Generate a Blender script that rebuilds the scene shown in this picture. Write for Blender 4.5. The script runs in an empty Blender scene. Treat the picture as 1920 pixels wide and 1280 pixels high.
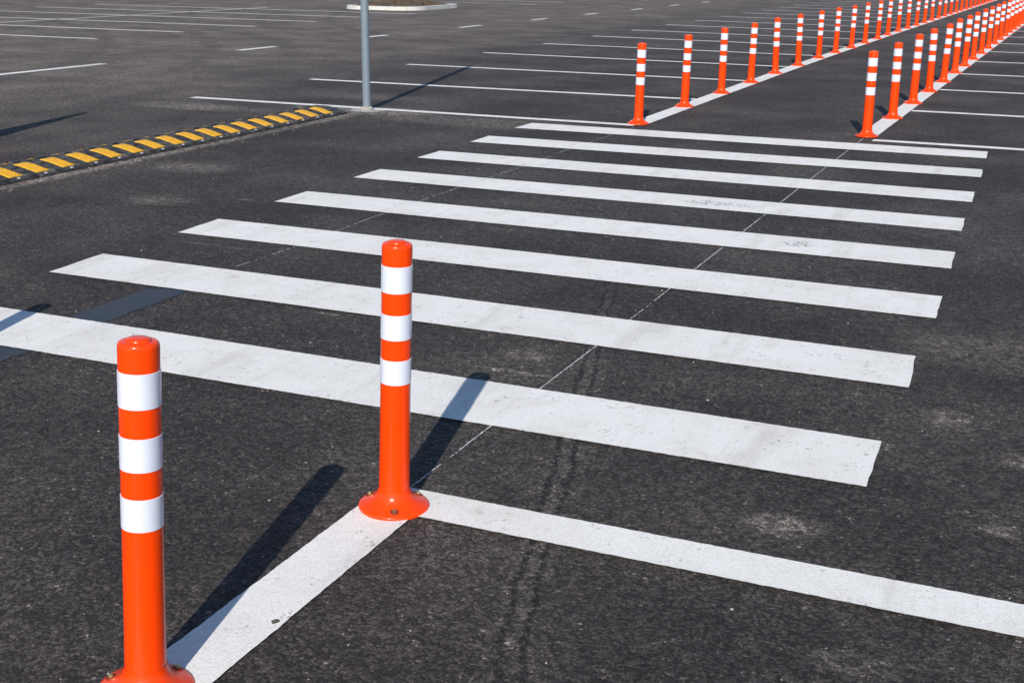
import bpy, bmesh, math, random
from mathutils import Vector, Matrix, noise
random.seed(7)
scene=bpy.context.scene
COL=scene.collection

# ---------------------------------------------------------------- helpers
def link(o):
    COL.objects.link(o); return o
def mesh_obj(name,verts,faces,mat=None,smooth=False):
    me=bpy.data.meshes.new(name); me.from_pydata(verts,[],faces); me.update()
    if smooth:
        for p in me.polygons: p.use_smooth=True
    o=bpy.data.objects.new(name,me)
    if mat: me.materials.append(mat)
    return link(o)
def thing(o,label,cat,group=None):
    o["label"]=label; o["category"]=cat
    if group: o["group"]=group
def structure(o,label=None):
    o["kind"]="structure"
def lathe(profile,n=48,cap_bottom=False):
    V=[];F=[];rings=[]
    for (r,z) in profile:
        if r<1e-6:
            V.append((0,0,z)); rings.append([len(V)-1])
        else:
            s=len(V)
            for i in range(n):
                a=2*math.pi*i/n; V.append((r*math.cos(a),r*math.sin(a),z))
            rings.append(list(range(s,s+n)))
    for a,b in zip(rings[:-1],rings[1:]):
        for i in range(n):
            j=(i+1)%n
            if len(b)==1: F.append((a[i],a[j],b[0]))
            elif len(a)==1: F.append((a[0],b[j],b[i]))
            else: F.append((a[i],a[j],b[j],b[i]))
    if cap_bottom and len(rings[0])>1: F.append(tuple(reversed(rings[0])))
    return V,F
def sharp(o,ang=35):
    me=o.data
    for p in me.polygons: p.use_smooth=True
    bm=bmesh.new(); bm.from_mesh(me)
    for e in bm.edges:
        if len(e.link_faces)==2 and e.calc_face_angle(0)>math.radians(ang): e.smooth=False
    bm.to_mesh(me); bm.free()

# ---------------------------------------------------------------- materials
class NT:
    def __init__(s,name):
        s.m=bpy.data.materials.new(name); s.m.use_nodes=True
        s.t=s.m.node_tree; s.b=s.t.nodes['Principled BSDF']
    def n(s,typ,**k):
        x=s.t.nodes.new(typ)
        for a,b in k.items(): setattr(x,a,b)
        return x
    def l(s,a,b): s.t.links.new(a,b)
    def setin(s,sock,v):
        if isinstance(v,bpy.types.NodeSocket): s.l(v,sock)
        else: sock.default_value=v
    def math(s,op,a,b=0.0,c=0.0,clamp=False):
        x=s.n('ShaderNodeMath',operation=op,use_clamp=clamp)
        s.setin(x.inputs[0],a); s.setin(x.inputs[1],b); s.setin(x.inputs[2],c); return x.outputs[0]
    def mix(s,f,a,b,mode='MIX'):
        x=s.n('ShaderNodeMix',data_type='RGBA',blend_type=mode)
        s.setin(x.inputs[0],f)
        for i,v in ((6,a),(7,b)):
            if isinstance(v,(tuple,list)): v=tuple(v)+((1,) if len(v)==3 else ())
            s.setin(x.inputs[i],v)
        return x.outputs[2]
    def noise(s,vec,scale,detail=2,rough=.5,dist=0):
        x=s.n('ShaderNodeTexNoise'); s.l(vec,x.inputs['Vector'])
        x.inputs['Scale'].default_value=scale; x.inputs['Detail'].default_value=detail
        x.inputs['Roughness'].default_value=rough; x.inputs['Distortion'].default_value=dist
        return x.outputs['Fac']
    def scaled(s,vec,sc):
        x=s.n('ShaderNodeVectorMath',operation='MULTIPLY'); s.l(vec,x.inputs[0]); x.inputs[1].default_value=sc; return x.outputs[0]
    def ramp(s,f,a,b,lo=0.,hi=1.,smooth=True):
        x=s.n('ShaderNodeMapRange',interpolation_type='SMOOTHSTEP' if smooth else 'LINEAR')
        s.setin(x.inputs[0],f)
        for i,v in enumerate((a,b,lo,hi)): s.setin(x.inputs[1+i],v)
        return x.outputs[0]
    def pos(s):
        return s.n('ShaderNodeNewGeometry').outputs['Position']
    def xyz(s,v):
        x=s.n('ShaderNodeSeparateXYZ'); s.l(v,x.inputs[0]); return x.outputs
    def bump(s,h,strength,dist):
        x=s.n('ShaderNodeBump'); x.inputs['Strength'].default_value=strength; x.inputs['Distance'].default_value=dist
        s.l(h,x.inputs['Height']); s.l(x.outputs[0],s.b.inputs['Normal'])

def mat_asphalt():
    m=NT('asphalt'); P=m.pos(); X,Y,Z=m.xyz(P)
    cell=m.n('ShaderNodeTexVoronoi'); m.l(P,cell.inputs['Vector']); cell.inputs['Scale'].default_value=115
    cr=m.xyz(cell.outputs['Color'])[0]; cg=m.xyz(cell.outputs['Color'])[1]
    fine=m.noise(P,210,3,.8); mid=m.noise(P,22,4,.7); big=m.noise(P,.9,5,.6); huge=m.noise(P,.25,3,.6)
    agg=m.ramp(cr,.2,1.0,.5,1.5)
    spark=m.math('MULTIPLY',m.ramp(cr,.97,1.0,0,2.4),m.ramp(mid,.45,.62,.1,1))
    v=m.math('ADD',agg,spark)
    v=m.math('MULTIPLY',v,m.ramp(fine,.33,.67,.25,1.75))
    v=m.math('MULTIPLY',v,m.ramp(mid,.3,.7,.7,1.3))
    v=m.math('MULTIPLY',v,m.ramp(big,.3,.72,.75,1.28))
    # older bleached asphalt towards -X
    wob=m.math('ADD',X,m.math('MULTIPLY',m.math('SUBTRACT',huge,.5),6.0))
    old=m.ramp(wob,-6.8,-12.0,0,1)
    y2=m.ramp(Y,10,40,0,.5)
    old=m.math('MAXIMUM',old,m.math('MULTIPLY',y2,m.ramp(X,-3,-9,0.45,1)))
    dark=m.mix(m.ramp(big,.35,.7),(.050,.0425,.0405),(.068,.058,.053))
    light=m.mix(m.ramp(mid,.3,.7),(.185,.150,.128),(.235,.192,.165))
    c=m.mix(old,dark,light)
    c=m.mix(m.ramp(cg,.6,1,0,.55),c,(.100,.075,.057))
    st=m.noise(m.scaled(P,(1.6,.12,1)),1.0,5,.65)
    c=m.mix(m.math('MULTIPLY',m.ramp(st,.5,.75,0,.35),old),c,(.05,.044,.041))
    mott=m.noise(P,1.1,6,.75,.5)
    c=m.mix(m.math('MULTIPLY',m.ramp(mott,.40,.68,.55,0),old),c,(.085,.072,.065))
    # dusty patches
    dust=None
    spots=[(-.53,3.14,.10,.07,.9),(-6.2,10.9,.80,.32,1.0),(-4.9,10.6,1.1,.38,.6),(-7.9,10.4,.8,.28,1.0),(-7.0,12.0,1.2,.3,.3),
           (-5.6,7.3,.3,.2,.5),(-5.0,6.2,.25,.15,.5),(.1,3.9,.14,.08,.5),(-.7,6.6,.5,.3,.18),(-1.75,4.25,.12,.06,.4),
           (.02,3.35,.06,.04,.6),(-2.6,4.6,.35,.05,.3),(-9.5,12.4,1.2,.3,.4),(-.2,4.2,.10,.1,.4),(-.9,3.75,.2,.05,.4),
           (-1.72,4.04,.16,.014,.9),(-2.75,4.42,.15,.012,.6),(-4.55,6.44,.08,.02,.8),(-3.9,5.3,.3,.02,.4),(-.1,5.0,.35,.25,.3),(-.25,2.5,.10,.06,.35)]
    dn=m.noise(P,16,5,.7,.6)
    for (sx,sy,rx,ry,stt) in spots:
        dx=m.math('DIVIDE',m.math('SUBTRACT',X,sx),rx); dy=m.math('DIVIDE',m.math('SUBTRACT',Y,sy),ry)
        d=m.math('ADD',m.math('MULTIPLY',dx,dx),m.math('MULTIPLY',dy,dy))
        g=m.math('MULTIPLY',m.ramp(d,1.6,0.0,0,1),stt)
        dust=g if dust is None else m.math('MAXIMUM',dust,g)
    bd=m.math('MULTIPLY',m.ramp(m.math('ABSOLUTE',m.math('ADD',X,6.20)),.13,.02,0,1),m.ramp(Y,10.8,10.4,0,1))
    dust=m.math('MAXIMUM',dust,bd)
    df=m.math('MULTIPLY',dust,m.ramp(dn,.36,.60,.08,1.0),clamp=True)
    c=m.mix(df,c,(.29,.245,.21))
    fd=m.math('MULTIPLY',m.ramp(m.noise(P,3.2,6,.75),.50,.8,0,1),m.ramp(cr,.3,.9,.2,.8))
    c=m.mix(m.math('MULTIPLY',fd,.45),c,(.18,.15,.13))
    ob=m.noise(P,1.9,3,.5,.4)
    c=m.mix(m.ramp(ob,.62,.74,0,.4),c,(.024,.021,.021))
    # tyre tracks: arcs
    wobr=m.math('MULTIPLY',m.math('SUBTRACT',big,.5),.25)
    def arc(cx,cy,R,w,stt):
        dx=m.math('SUBTRACT',X,cx); dy=m.math('SUBTRACT',Y,cy)
        r=m.math('SQRT',m.math('ADD',m.math('MULTIPLY',dx,dx),m.math('MULTIPLY',dy,dy)))
        e=m.math('ABSOLUTE',m.math('SUBTRACT',m.math('ADD',r,wobr),R))
        return m.math('MULTIPLY',m.ramp(e,w,w*.1,0,1),stt)
    tr=None
    for a in [(-2,35,16.5,.2,.35),(-2,35,18.1,.2,.3),(-30,5,19.5,.25,.35),(-30,5,21.2,.25,.3),(-9,60,44,.25,.3),(-9,60,45.5,.25,.3),
              (3,8,5.2,.08,.4),(3,8,6.6,.08,.32),(-22,10,13,.35,.3),(-22,10,14.6,.35,.3),(-34,40,17,.4,.3),(-34,40,19,.4,.3)]:
        g=arc(*a); tr=g if tr is None else m.math('MAXIMUM',tr,g)
    tr=m.math('MULTIPLY',tr,m.ramp(mott,.35,.6,.2,1))
    c=m.mix(tr,c,(.040,.035,.034))
    # pressed wheel track close to the camera
    lx=m.math('ADD',m.math('MULTIPLY',m.math('SUBTRACT',Y,4.3),-.27),-1.5)
    wv=m.math('MULTIPLY',m.math('SUBTRACT',m.noise(P,2.5,4,.6),.5),.12)
    e=m.math('ADD',m.math('SUBTRACT',X,lx),wv)
    jag=m.noise(P,30,3,.7)
    ea=m.math('ABSOLUTE',m.math('SUBTRACT',m.math('ABSOLUTE',m.math('ADD',e,m.math('MULTIPLY',m.math('SUBTRACT',jag,.5),.03))),.026))
    line=m.math('MULTIPLY',m.ramp(ea,.013,.003,0,1),m.ramp(Y,6.2,4.9,0,1))
    line=m.math('MULTIPLY',line,m.ramp(jag,.38,.55,.3,1))
    c=m.mix(m.math('MULTIPLY',m.ramp(m.math('ABSOLUTE',e),.09,.0,0,.30),m.ramp(Y,6.2,4.9,0,1)),c,(.14,.12,.105))
    c=m.mix(m.math('MULTIPLY',line,.8),c,(.014,.012,.012))
    cc=m.n('ShaderNodeVectorMath',operation='SCALE'); m.l(c,cc.inputs[0]); m.l(v,cc.inputs['Scale'])
    m.l(cc.outputs[0],m.b.inputs['Base Color'])
    m.b.inputs['Roughness'].default_value=.85
    m.b.inputs['Specular IOR Level'].default_value=.3
    h=m.math('ADD',m.math('MULTIPLY',cell.outputs['Distance'],-.6),fine)
    h=m.math('SUBTRACT',h,m.math('MULTIPLY',line,1.5))
    m.bump(h,.9,.006)
    return m.m

def mat_paint(name='white_paint',base=(.87,.85,.81),wear=.45,scuffs=()):
    m=NT(name); P=m.pos(); X,Y,Z=m.xyz(P)
    cell=m.n('ShaderNodeTexVoronoi'); m.l(P,cell.inputs['Vector']); cell.inputs['Scale'].default_value=115
    cr=m.xyz(cell.outputs['Color'])[1]
    n1=m.noise(P,5,6,.7); n2=m.noise(P,9,5,.75); n3=m.noise(P,240,3,.7); n4=m.noise(P,1.4,4,.6)
    st=m.noise(m.scaled(P,(6,.9,1)),1.0,5,.7)
    c=m.mix(m.ramp(n1,.42,.75,0,.6),base,(.70,.66,.60))
    c=m.mix(m.ramp(n4,.4,.75,0,.35),c,(.71,.68,.63))
    c=m.mix(m.ramp(st,.50,.70,0,.55),c,(.60,.57,.53))
    c=m.mix(m.ramp(n3,.34,.55,.5,0),c,(.50,.48,.455))
    hole=m.math('MULTIPLY',m.ramp(cr,.84,.95,0,1),m.ramp(n2,.50,.66,.05,1))
    c=m.mix(m.math('MULTIPLY',hole,wear),c,(.16,.15,.145))
    c=m.mix(m.math('MULTIPLY',m.ramp(n1,.62,.72,0,.85),m.ramp(n3,.40,.6,.3,1)),c,(.46,.395,.31))
    for (sx,sy,rx,ry,stt) in scuffs:
        dx=m.math('DIVIDE',m.math('SUBTRACT',X,sx),rx); dy=m.math('DIVIDE',m.math('SUBTRACT',Y,sy),ry)
        d=m.math('ADD',m.math('MULTIPLY',dx,dx),m.math('MULTIPLY',dy,dy))
        g=m.math('MULTIPLY',m.math('MULTIPLY',m.ramp(d,1.3,.2,0,1),stt),m.ramp(m.noise(m.scaled(P,(1,.35,1)),90,3,.7,.3),.50,.60,0,1))
        c=m.mix(g,c,(.13,.13,.14))
    m.l(c,m.b.inputs['Base Color'])
    m.b.inputs['Roughness'].default_value=.75; m.b.inputs['Specular IOR Level'].default_value=.25
    m.bump(m.math('ADD',m.math('MULTIPLY',cell.outputs['Distance'],-.5),n3),.4,.003)
    return m.m

def mat_plain(name,col,rough,col2=None,scale=20,amt=.5,spec=.5,metal=0,bump=0,bd=.001,coat=0):
    m=NT(name); tc=m.n('ShaderNodeTexCoord').outputs['Object']
    n=m.noise(tc,scale,5,.65)
    c=m.mix(m.math('MULTIPLY',m.ramp(n,.35,.75),amt),col,col2 or tuple(x*.7 for x in col))
    m.l(c,m.b.inputs['Base Color'])
    m.l(m.ramp(n,.3,.7,rough-.05,rough+.08),m.b.inputs['Roughness'])
    m.b.inputs['Specular IOR Level'].default_value=spec; m.b.inputs['Metallic'].default_value=metal
    m.b.inputs['Coat Weight'].default_value=coat; m.b.inputs['Coat Roughness'].default_value=.12
    if bump: m.bump(m.noise(tc,scale*6,3,.6),bump,bd)
    return m.m

def mat_orange():
    m=NT('orange_plastic'); tc=m.n('ShaderNodeTexCoord').outputs['Object']; X,Y,Z=m.xyz(tc)
    n=m.noise(tc,18,5,.7); n2=m.noise(tc,120,3,.6)
    c=m.mix(m.ramp(n,.4,.8,0,.3),(.94,.056,.001),(.84,.045,.001))
    low=m.math('MULTIPLY',m.ramp(Z,.14,.0,0,.6),m.ramp(n2,.48,.72,0,1))
    c=m.mix(m.math('MULTIPLY',low,.3),c,(.45,.12,.05))
    sc=m.math('MULTIPLY',m.ramp(n2,.64,.72,0,1),m.ramp(n,.5,.62,0,1))
    c=m.mix(m.math('MULTIPLY',sc,.25),c,(.55,.10,.05))
    m.l(c,m.b.inputs['Base Color'])
    m.l(m.ramp(n,.3,.7,.25,.36),m.b.inputs['Roughness'])
    m.b.inputs['Specular IOR Level'].default_value=.22
    m.b.inputs['Coat Weight'].default_value=.18; m.b.inputs['Coat Roughness'].default_value=.14
    m.bump(n2,.06,.001)
    return m.m

ASPH=mat_asphalt()
PAINT=mat_paint('white_road_paint',wear=.6,scuffs=[(-1.17,6.66,.10,.07,.9),(-1.85,7.60,.26,.08,.75)])
PAINTFAR=mat_paint('white_line_paint',base=(.87,.85,.82),wear=.6)
OLDP=mat_paint('faded_line_paint',base=(.80,.78,.74),wear=.9)
CHALK=mat_plain('chalk',(.62,.61,.59),.9,(.35,.35,.34),60,.9)
BLACKOUT=mat_plain('blue_black_road_paint',(.030,.036,.052),.6,(.052,.053,.060),14,.9,bump=.5,bd=.002)
ORANGE=mat_orange()
BAND=mat_plain('white_reflective_sheet',(.71,.73,.83),.28,(.63,.655,.77),22,.6,spec=.5,bump=.12,bd=.001,coat=.3)
BRASS=mat_plain('dull_brass_bolt',(.42,.34,.18),.4,(.20,.15,.08),300,.7,metal=.8)
HOLE=mat_plain('dark_bolt_recess',(.30,.03,.008),.7,(.15,.02,.008),100,.8)
GALV=mat_plain('painted_grey_steel',(.20,.245,.285),.5,(.15,.185,.22),6,.7,metal=.15)
CONC=mat_plain('concrete',(.42,.40,.37),.9,(.27,.25,.22),6,.8,bump=.5,bd=.004)
KERB=mat_plain('pale_kerb_concrete',(.62,.60,.56),.85,(.44,.42,.38),5,.7,bump=.4,bd=.004)
SOIL=mat_plain('dry_soil',(.15,.10,.065),.95,(.05,.038,.028),3,1,bump=1,bd=.04)
GRASS=mat_plain('dry_grass',(.16,.105,.055),.9,(.06,.045,.03),8,1)
RUBBER=mat_plain('black_rubber',(.022,.022,.025),.55,(.13,.12,.11),16,.75,bump=.4,bd=.002)
YEL=mat_plain('yellow_reflective_pad',(.95,.48,.012),.45,(.50,.25,.04),45,.6)
STONE=mat_plain('pale_gravel',(.45,.41,.36),.9,(.2,.18,.16),30,1)
DSTONE=mat_plain('dark_stone',(.07,.06,.055),.9,(.03,.03,.03),60,1)
STEEL=mat_plain('screw_steel',(.6,.6,.6),.5,(.4,.4,.4),100,.6,metal=.3)

# ---------------------------------------------------------------- ground
g=mesh_obj('ground',[(-320,-200,0),(320,-200,0),(320,440,0),(-320,440,0)],[(0,1,2,3)],ASPH); structure(g)

# ---------------------------------------------------------------- markings
def ribbon(name,a,b,c,d,z,mat,step=.03,jit=.003):
    """a->b one long edge, d->c the other long edge."""
    a,b,c,d=[Vector((p[0],p[1],0)) for p in (a,b,c,d)]
    L=max((b-a).length,(c-d).length); n=max(2,min(500,int(L/step)))
    V=[];F=[]; s=random.random()*100
    nx=(d-a).normalized(); m=6
    def jv(t,k): return (.35*noise.noise(Vector((t*L*5,s,k)))+.35*noise.noise(Vector((t*L*30,s,k+3)))+random.uniform(-.3,.3))*jit
    for i in range(n+1):
        t=i/n; p=a.lerp(b,t); q=d.lerp(c,t)
        p=p-nx*jv(t,0); q=q+nx*jv(t,5)
        for k in range(m+1):
            r=p.lerp(q,k/m)
            if i in(0,n): r=r+(b-a).normalized()*random.uniform(-1,1)*jit*.8
            V.append((r.x,r.y,z))
    for i in range(n):
        for k in range(m):
            o=i*(m+1)+k; F.append((o,o+m+1,o+m+2,o+1))
    o=mesh_obj(name,V,F,mat)
    if o.data.polygons[0].normal.z<0: o.data.flip_normals()
    structure(o); return o

S=[((-4.36,3.90),(-.37,3.88),(-.36,3.49),(-4.32,3.48)),
   ((-4.34,4.88),(-.37,4.86),(-.35,4.46),(-4.31,4.47)),
   ((-4.34,5.86),(-.36,5.85),(-.35,5.45),(-4.32,5.46)),
   ((-4.36,6.84),(-.38,6.83),(-.37,6.43),(-4.35,6.45)),
   ((-4.37,7.82),(-.40,7.80),(-.39,7.41),(-4.36,7.43)),
   ((-4.38,8.80),(-.41,8.77),(-.40,8.38),(-4.38,8.41)),
   ((-4.39,9.76),(-.42,9.79),(-.41,9.42),(-4.38,9.36)),
   ((-4.39,10.73),(-.44,10.77),(-.43,10.38),(-4.40,10.34))]
for q in S: ribbon('crosswalk_stripe',*q,.005,PAINT,step=.012,jit=.0045)
def chalk(pts,dens,w=.007):
    V=[];F=[]
    for (x0,y0),(x1,y1) in zip(pts[:-1],pts[1:]):
        L=math.hypot(x1-x0,y1-y0); n=int(L/.012)
        for i in range(n):
            t0=i/n;t1=(i+.95)/n
            if noise.noise(Vector((x0*3,(y0+(y1-y0)*t0)*14,1)))+random.uniform(-.5,.5)>dens: continue
            ww=w*random.uniform(.4,1)*.5; ox=random.uniform(-.0012,.0012)
            xa=x0+(x1-x0)*t0+ox; xb=x0+(x1-x0)*t1+ox; ya=y0+(y1-y0)*t0; yb=y0+(y1-y0)*t1
            s=len(V); V+=[(xa-ww,ya,.0025),(xa+ww,ya,.0025),(xb+ww,yb,.0025),(xb-ww,yb,.0025)]; F.append((s,s+1,s+2,s+3))
    o=mesh_obj('chalk_line',V,F,CHALK); structure(o)
chalk([(-3.58,4.95),(-3.56,5.42),(-3.575,6.26),(-3.55,7.41),(-3.51,8.34),(-3.51,9.28),(-3.46,10.9)],.22,.007)
chalk([(-1.565,2.94),(-1.555,3.6),(-1.54,4.46),(-1.53,5.44)],.5,.0065)
chalk([(-1.53,5.44),(-1.52,6.48),(-1.51,7.40),(-1.50,8.44),(-1.47,11.1)],.65,.0085)
ribbon('painted_over_line',(-3.67,1.2),(-3.69,4.42),(-3.50,4.48),(-3.47,1.2),.0025,BLACKOUT,jit=.025)
ribbon('edge_line',(-1.655,-1.0),(-1.635,2.768),(-1.466,2.768),(-1.485,-1.0),.006,PAINT,step=.015,jit=.004)
ribbon('edge_line',(-3.66,-1.0),(-3.65,2.86),(-3.48,2.86),(-3.48,-1.0),.006,PAINT,step=.02,jit=.004)
ribbon('parking_line',(-1.60,2.770),(3.6,2.76),(3.6,2.93),(-1.56,2.93),.0065,PAINT,step=.012,jit=.004)
ribbon('parking_line',(-8.4,2.775),(-3.66,2.775),(-3.66,2.93),(-8.4,2.93),.006,PAINT,step=.03,jit=.004)
def rowx_left(y):
    pts=[(10,-3.505),(14.2,-3.49),(18.5,-3.46),(21.5,-3.42),(25.8,-3.34),(40,-3.02),(70,-2.3)]
    for (a,b),(c,d) in zip(pts[:-1],pts[1:]):
        if y<=c: return b+(d-b)*(y-a)/(c-a)
    return pts[-1][1]
def rowx_right(y):
    return -1.46+.0215*(y-11.2)
def rowline(fx,y0,y1,w):
    V=[];F=[];n=160
    for i in range(n+1):
        y=y0+(y1-y0)*(i/n)**1.5; x=fx(y)
        j=.004*noise.noise(Vector((y*6,1,0)))
        V+=[(x-w/2+j,y,.006),(x+w/2+j,y,.006)]
    for i in range(n): s=2*i; F.append((s,s+1,s+3,s+2))
    o=mesh_obj('edge_line',V,F,PAINTFAR); structure(o)
rowline(rowx_left,11.10,68,.18)
rowline(rowx_right,11.22,68,.16)
yl=[11.09,13.43,15.97,18.55,21.09,23.65,26.1,28.66]
while len(yl)<22: yl.append(yl[-1]+2.52)
for k,y in enumerate(yl):
    yr=11.09+2.41*k if k<8 else y-.75
    w=.125
    xr=rowx_left(yr)-.095
    if k==0: xr=-3.50; 
    ribbon('parking_line',(-8.41,y-w),(xr,yr-w-.002),(xr,yr-.002),(-8.41,y),.005,PAINTFAR,step=.05,jit=.004)
    y0=11.09+2.43*k
    ribbon('parking_line',(rowx_right(y0)+.085,y0-w),(3.7,y0-w),(3.7,y0),(rowx_right(y0)+.085,y0),.005,PAINTFAR,step=.05,jit=.004)
for a,b in [(7.5,13.9),(16.9,17.95),(20.75,21.7),(24.85,25.95),(28.8,29.75),(32.45,33.4),(36.3,37.35),(40.2,41.2),(44,45),(47.9,48.9),(51.8,52.8),(55.7,56.7)]:
    x=-12.0+.010*(a-12)
    ribbon('lane_dash',(x-.07,a),(x-.07,b),(x+.07,b),(x+.07,a),.005,PAINTFAR,step=.05,jit=.005)
for k in range(-2,6):
    y=18.0+2.43*k
    ribbon('parking_line',(-20.9,y-.15),(-15.65,y-.15),(-15.65,y),(-20.9,y),.005,OLDP,step=.06,jit=.006)
    if k>=1: ribbon('parking_line',(-26.2,y-.15),(-21.05,y-.15),(-21.05,y),(-26.2,y),.005,OLDP,step=.06,jit=.006)
ribbon('parking_line',(-21.03,13),(-21.03,31.2),(-20.92,31.2),(-20.92,13),.005,OLDP,step=.06,jit=.006)
for k in range(0,8):
    y=38.5+2.43*k
    ribbon('parking_line',(-20.9,y-.12),(-15.65,y-.12),(-15.65,y),(-20.9,y),.005,OLDP,step=.06,jit=.006)
    ribbon('parking_line',(-36.2,y-9.12),(-31,y-9.12),(-31,y-9),(-36.2,y-9),.005,OLDP,step=.06,jit=.006)

# ---------------------------------------------------------------- bollards
prof_post=[(.0430,.036),(.0424,.060),(.0415,.15),(.0408,.30),(.0403,.45),(.0400,.60),(.0400,.738),(.0395,.7430),(.0380,.7468),(.0355,.7488),(.0320,.7495),(.0258,.7495),(.0250,.7482),(.0240,.7482),(.0233,.7525),(.0215,.7545),(.010,.7553),(0,.7553)]
prof_flange=[(.0975,.0),(.0982,.002),(.0980,.0065),(.0955,.0095),(.086,.0135),(.072,.0195),(.060,.0270),(.0515,.036),(.0465,.046),(.0440,.056),(.0434,.060)]
def make_master():
    V,F=lathe(prof_post,64); post=mesh_obj('post',V,F,ORANGE); sharp(post,50)
    V,F=lathe(prof_flange,64); fl=mesh_obj('base_flange',V,F,ORANGE); sharp(fl,60)
    parts=[post,fl]
    for z0,z1 in ((.6205,.6925),(.4925,.5620),(.3680,.4365)):
        r=.0413 if z0>.4 else .0417
        V,F=lathe([(r-.0016,z0),(r,z0+.0008),(r,z1-.0008),(r-.0016,z1)],64); b=mesh_obj('reflective_band',V,F,BAND); sharp(b,50); parts.append(b)
    bolts=[]
    for i in range(3):
        a=2*math.pi*i/3
        V,F=lathe([(.0118,-.004),(.0118,.0015),(.0100,.0028),(.0095,.0012),(.0,.0012)],24)
        w=mesh_obj('bolt',V,F,BRASS)
        bm=bmesh.new(); bm.from_mesh(w.data)
        for f in bm.faces: f.material_index=1
        bmesh.ops.create_cone(bm,cap_ends=True,segments=6,radius1=.0070,radius2=.0065,depth=.0055,matrix=Matrix.Translation((0,0,.0040)))
        bmesh.ops.create_cone(bm,cap_ends=True,segments=16,radius1=.0034,radius2=.003,depth=.002,matrix=Matrix.Translation((0,0,.0077)))
        bm.to_mesh(w.data); bm.free()
        w.data.materials.append(HOLE)
        w.location=(.0765*math.cos(a),.0765*math.sin(a),.0172)
        w.rotation_euler=(Matrix.Rotation(a,3,'Z')@Matrix.Rotation(math.radians(20),3,'Y')).to_euler()
        bolts.append(w)
    return parts,bolts
parts,bolts=make_master()
def bollard(x,y,top=(0,0),rot=0,scale=1,withbolts=True,label='',group='bollards along the edge lines'):
    e=bpy.data.objects.new('bollard',None); link(e); e.empty_display_size=.1
    lean=Vector((top[0],top[1],.74*scale)).normalized()
    q=Vector((0,0,1)).rotation_difference(lean)
    e.rotation_mode='QUATERNION'
    e.rotation_quaternion=q@Matrix.Rotation(rot,3,'Z').to_quaternion()
    e.location=(x,y,.006); e.scale=(1,1,scale)
    for p in parts+(bolts if withbolts else []):
        c=p.copy(); link(c); c.parent=e
    thing(e,label,'bollard',group)
    return e
def ang_to_cam(x,y): return math.atan2(-y,-x)
LN='orange plastic bollard with three white reflective bands on white line'
bollard(-1.578,1.79,(.020,.038),ang_to_cam(-1.578,1.79)+.05,1,True,'orange bollard with three white bands bolted onto straight white line')
bollard(-1.544,2.803,(.024,.000),ang_to_cam(-1.545,2.80)+.0,.998,True,'orange bollard with three white bands at corner of white lines')
bollard(-3.60,1.80,(.0,.0),1,1,True,LN)
bollard(-3.63,2.86,(.0,.0),1,1,True,LN)
FL=[(-3.50,11.14),(-3.50,12.69),(-3.49,14.19),(-3.48,15.62),(-3.48,17.06),(-3.46,18.54),(-3.45,20.14),(-3.41,21.46),(-3.36,22.81),(-3.34,24.28),(-3.31,25.76)]
while FL[-1][1]<60:
    y=FL[-1][1]+1.47; FL.append((rowx_left(y),y))
FR=[(-1.46,11.24),(-1.42,12.69),(-1.39,14.16),(-1.36,15.56),(-1.32,16.92),(-1.30,18.40),(-1.27,19.71)]
while FR[-1][1]<60:
    y=FR[-1][1]+1.43; FR.append((rowx_right(y),y))
for row in (FL,FR):
    for i,(x,y) in enumerate(row):
        near=y<19
        bollard(x,y,(random.uniform(-.014,.014),random.uniform(-.014,.014)),random.uniform(0,6.28),.955+random.uniform(-.008,.008),near,LN)
for p in parts+bolts: bpy.data.objects.remove(p)

# ---------------------------------------------------------------- steel pole
e=bpy.data.objects.new('steel_pole',None); link(e); e.location=(-6.24,10.93,0)
V,F=lathe([(.040,.004),(.040,3.44),(.039,3.445)],32); p=mesh_obj('shaft',V,F,GALV); sharp(p); p.parent=e
V,F=lathe([(.044,3.42),(.045,3.44),(.043,3.465),(.03,3.475),(0,3.478)],32,True); c=mesh_obj('top_cap',V,F,GALV); sharp(c); c.parent=e
V,F=lathe([(.062,.002),(.060,.022),(.048,.034),(.0415,.036)],32); c=mesh_obj('base_collar',V,F,CONC); sharp(c); c.parent=e
thing(e,'slim grey steel pole set into the asphalt near speed bump','pole')
V=[];n=40
for i in range(n):
    a=2*math.pi*i/n; r=.17*(1+.25*noise.noise(Vector((math.cos(a)*1.5,math.sin(a)*1.5,3)))+random.uniform(-.05,.05))
    V.append((-6.22+r*1.15*math.cos(a),10.93+r*math.sin(a),.003))
o=mesh_obj('concrete_footing',V,[tuple(range(n))],CONC); structure(o)

# ---------------------------------------------------------------- unseen guessed cone beyond the left border, added to cast the shadow there
e=bpy.data.objects.new('shadow_caster_cone',None); link(e); e.location=(-8.00,7.50,0)
V,F=lathe([(.15,.035),(.145,.06),(.10,.5),(.05,1.1),(.028,1.30),(.02,1.31),(0,1.31)],32); c=mesh_obj('cone_body',V,F,ORANGE); sharp(c); c.parent=e
bm=bmesh.new(); bmesh.ops.create_cube(bm,size=1,matrix=Matrix.Translation((0,0,.0225))@Matrix.Diagonal((.42,.42,.035,1)))
bmesh.ops.bevel(bm,geom=[x for x in bm.edges if abs(x.verts[0].co.z-x.verts[1].co.z)>.01],offset=.05,segments=4,affect='EDGES')
me=bpy.data.meshes.new('cone_base'); bm.to_mesh(me); bm.free(); me.materials.append(RUBBER); c=bpy.data.objects.new('cone_base',me); link(c); c.parent=e
for z0,r0,r1 in ((.55,.0985,.0835),(.85,.0745,.0605)):
    V,F=lathe([(r0,z0),(r1,z0+.17)],32); c=mesh_obj('reflective_band',V,F,BAND,True); c.parent=e
thing(e,'unseen guessed orange cone added to cast a tapered shadow','traffic cone')

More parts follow.
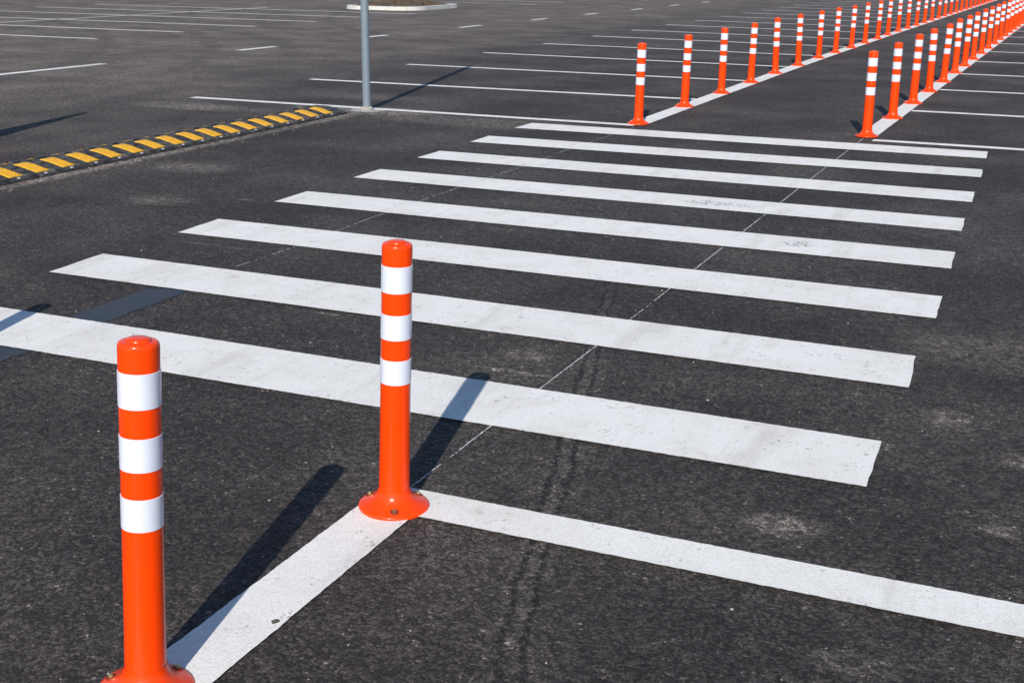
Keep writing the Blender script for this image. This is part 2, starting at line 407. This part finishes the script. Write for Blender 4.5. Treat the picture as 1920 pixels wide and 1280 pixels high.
# ---------------------------------------------------------------- speed bump
e=bpy.data.objects.new('speed_bump',None); link(e); e.location=(-6.25,4.0,0)
SB=[(0,.0),(0,.016),(-.04,.022),(-.08,.032),(-.12,.048),(-.16,.062),(-.20,.071),(-.25,.074),(-.30,.071),(-.34,.060),(-.38,.046),(-.42,.032),(-.46,.022),(-.5,.016),(-.5,0)]
def sbz(x):
    for (a,za),(b,zb) in zip(SB[1:-2],SB[2:-1]):
        if b<=x<=a: return za+(zb-za)*(x-a)/(b-a)
    return 0.016
L=6.5; V=[];F=[]
ys=[];y=0.0
while y<L-1e-6:
    ys+= [(y,0),(y+.009,1),(y+.491,1),(y+.5,0)]; y+=.5
ys[-2:]=[(L-.02,1)]
for y,up_ in ys:
    for (x,z) in SB: V.append((x,y,z if up_ else max(0,z-.022)))
for t in (.35,.65,.88,1.0):
    y=L-.02+.20*t; s=math.sqrt(max(0,1-t*t))
    for (x,z) in SB: V.append((-.25+(x+.25)*(.55+.45*s),y,.004+z*s*.95 if z>0 else 0))
m=len(SB); rows=len(V)//m
for i in range(rows-1):
    for k in range(m-1):
        a=i*m+k; F.append((a,a+1,a+m+1,a+m))
body=mesh_obj('rubber_body',V,F,RUBBER); body.parent=e
bm=bmesh.new(); bm.from_mesh(body.data); bmesh.ops.recalc_face_normals(bm,faces=bm.faces[:]); 
def slab(bm,corners,th):
    lo=[bm.verts.new((x,y,sbz(x)+.0005)) for x,y in corners]; hi=[bm.verts.new((x*1.0,y,sbz(x)+th)) for x,y in corners]
    bm.faces.new(hi); n=len(corners)
    for i in range(n): bm.faces.new((lo[i],lo[(i+1)%n],hi[(i+1)%n],hi[i]))
y=.0
while y<L-.1:
    for k in range(4):
        yy=y+.152+k*.024
        for x0,x1 in ((-.015,-.065),(-.08,-.13),(-.145,-.20),(-.215,-.25)):
            s0=.06*(-x0)/.2; s1=.06*(-x1)/.2
            slab(bm,[(x0,yy-s0),(x0,yy+.014-s0),(x1,yy+.014-s1),(x1,yy-s1)],.012)
    for k in range(5):
        yy=y+.02+k*.026
        for x0,x1 in ((-.26,-.31),(-.325,-.375),(-.39,-.45)):
            slab(bm,[(x0,yy),(x0,yy+.015),(x1,yy+.015),(x1,yy)],.012)
    y+=.25
bm.to_mesh(body.data); bm.free()
def pad(x0,x1,y0,w,sh):
    V=[];F=[];n=8
    for i in range(n+1):
        t=i/n; x=x0+(x1-x0)*t
        V+=[(x,y0+sh*t,sbz(x)+.006),(x,y0+w+sh*t,sbz(x)+.006)]
    for i in range(n): s=2*i; F.append((s,s+1,s+3,s+2))
    k=len(V)
    V+=[(a,b,c-.008) for a,b,c in V[:k]]
    for i in range(n):
        s=2*i; F.append((s,s+2,k+s+2,k+s)); F.append((s+1,k+s+1,k+s+3,s+3))
    F.append((0,k,k+1,1)); F.append((k-2,k-1,2*k-1,2*k-2))
    o=mesh_obj('yellow_pad',V,F,YEL); o.parent=e
    bm=bmesh.new(); bm.from_mesh(o.data); bmesh.ops.recalc_face_normals(bm,faces=bm.faces[:]); bm.to_mesh(o.data); bm.free()
y=0.0
while y<L-.12:
    pad(-.055,-.215,y+.028,.112,-.05)
    pad(-.285,-.430,y+.152,.090,.0)
    y+=.25
for i in range(26):
    V,F=lathe([(.013,0),(.013,.004),(.010,.006),(0,.006)],16)
    o=mesh_obj('screw',V,F,STEEL); o.parent=e; o.location=(-.027,.075+i*.25,.0195)
thing(e,'black rubber speed bump with staggered yellow reflective pads on asphalt','speed bump')

# ---------------------------------------------------------------- kerbed island
def rrect(x0,x1,y0,y1,r,n=8):
    P=[]
    for cx,cy,a0 in ((x1-r,y0+r,-90),(x1-r,y1-r,0),(x0+r,y1-r,90),(x0+r,y0+r,180)):
        for i in range(n+1):
            a=math.radians(a0+90*i/n); P.append((cx+r*math.cos(a),cy+r*math.sin(a)))
    return P
e=bpy.data.objects.new('kerbed_island',None); link(e); e.location=(-17.72,33.3,0)
HX,Y0,Y1=1.22,-1.7,1.7
O=rrect(-HX,HX,Y0,Y1,.75); I=rrect(-HX+.15,HX-.15,Y0+.15,Y1-.15,.62)
n=len(O); V=[(x,y,0) for x,y in O]+[(x*.995,y*.995,.10) for x,y in O]+[(x,y,.105) for x,y in I]+[(x,y,.03) for x,y in I]
F=[]
for k in range(3):
    for i in range(n): F.append((k*n+i,k*n+(i+1)%n,(k+1)*n+(i+1)%n,(k+1)*n+i))
c=mesh_obj('kerb',V,F,KERB); c.parent=e
V=[(0,(Y0+Y1)/2,.2)];F=[];R=12
for j in range(1,R+1):
    t=j/R
    for (x,y) in I:
        yc=(Y0+Y1)/2; xx=x*t*1.01; yy=yc+(y-yc)*t*1.01
        V.append((xx,yy,.075+.14*(1-t**2)+.08*noise.noise(Vector((xx*2.5,yy*2.5,0)))*(1-t**4)))
ni=len(I)
for i in range(ni): F.append((0,1+i,1+(i+1)%ni))
for j in range(R-1):
    for i in range(ni):
        a=1+j*ni+i; b=1+j*ni+(i+1)%ni; F.append((a,a+ni,b+ni,b))
c=mesh_obj('soil_bed',V,F,SOIL,True); c.parent=e
V=[];F=[]
for t in range(150):
    cx=random.uniform(-.85,.85);cy=random.uniform(-1.3,1.3)
    for b in range(7):
        a=random.uniform(0,6.28);h=random.uniform(.02,.10);r=random.uniform(.02,.08)
        s=len(V);x=cx+random.uniform(-.06,.06);y=cy+random.uniform(-.06,.06); zb=.08+.11*(1-(abs(cx)/.95)**2)*(1-(abs(cy)/1.5)**2)
        V+=[(x-.008*math.sin(a),y+.008*math.cos(a),zb),(x+.008*math.sin(a),y-.008*math.cos(a),zb),(x+r*math.cos(a),y+r*math.sin(a),zb+.02+h)]
        F.append((s,s+1,s+2))
c=mesh_obj('dry_weeds',V,F,GRASS); c.parent=e; c["kind"]="stuff"
thing(e,'parking island with pale concrete kerb and dry soil','parking island')

# ---------------------------------------------------------------- loose grit
def stones(name,lst,mat):
    bm=bmesh.new()
    for (x,y,s) in lst:
        r=bmesh.ops.create_icosphere(bm,subdivisions=1,radius=s,matrix=Matrix.Translation((x,y,s*.45))@Matrix.Rotation(random.uniform(0,6),4,'Z')@Matrix.Diagonal((1,random.uniform(.5,.9),random.uniform(.4,.7),1)))
        for v in r['verts']: v.co+=Vector([random.uniform(-.2,.2)*s for _ in range(3)])
    me=bpy.data.meshes.new(name); bm.to_mesh(me); bm.free(); me.materials.append(mat)
    return link(bpy.data.objects.new(name,me))
L1=[]
for _ in range(650):
    y=1.4+11*random.random()**1.4; x=random.uniform(-.75*y-.9,.05*y+.6)
    L1.append((x,y,random.choice([.0012,.0015,.002,.0025,.003,.004])*random.uniform(.8,1.3)))
for _ in range(200):
    L1.append((-6.15+random.gauss(0,.07),random.uniform(5,10.6),random.uniform(.002,.006)))
o=stones('loose_grit',L1,STONE); o["kind"]="stuff"
o=stones('pebble',[(0,0,.009)],DSTONE); o.location=(-1.487,2.13,.006); thing(o,'small dark pebble lying on the white line','pebble')

# ---------------------------------------------------------------- light
el=math.radians(32.6)
sd=Vector((-.241*math.cos(el),.9705*math.cos(el),-math.sin(el)))
su=bpy.data.lights.new('sun','SUN'); su.energy=5.0; su.angle=math.radians(.5); su.color=(1,.95,.87)
so=bpy.data.objects.new('sun',su); link(so); so.rotation_euler=sd.to_track_quat('-Z','Y').to_euler(); so.location=(5,-10,12)
w=bpy.data.worlds.new('World'); scene.world=w; w.use_nodes=True
nt=w.node_tree; sky=nt.nodes.new('ShaderNodeTexSky'); sky.sky_type='NISHITA'; sky.sun_disc=False
sky.sun_elevation=el; sky.sun_rotation=math.atan2(.241,-.9705)
sky.air_density=1.0; sky.dust_density=.1; sky.ozone_density=4.0
bg=nt.nodes['Background']; bg.inputs['Strength'].default_value=.115
nt.links.new(sky.outputs[0],bg.inputs[0])

# ---------------------------------------------------------------- camera
f,yaw,pitch,roll,H=2344.9847,.4025,.2983,.0106,1.4652
fw=Vector((-math.sin(yaw)*math.cos(pitch),math.cos(yaw)*math.cos(pitch),-math.sin(pitch)))
r=Vector((math.cos(yaw),math.sin(yaw),0)); u=r.cross(fw)
r2=r*math.cos(roll)+u*math.sin(roll); u2=-r*math.sin(roll)+u*math.cos(roll)
cam=bpy.data.cameras.new('camera'); co=bpy.data.objects.new('camera',cam); link(co)
M=Matrix((( r2.x,u2.x,-fw.x,0),(r2.y,u2.y,-fw.y,0),(r2.z,u2.z,-fw.z,H),(0,0,0,1)))
co.matrix_world=M
cam.sensor_width=36; cam.sensor_fit='HORIZONTAL'; cam.lens=f/1920*36; cam.clip_start=.05; cam.clip_end=1500
scene.camera=co
scene.view_settings.view_transform='Standard'; scene.view_settings.look='None'; scene.view_settings.exposure=0
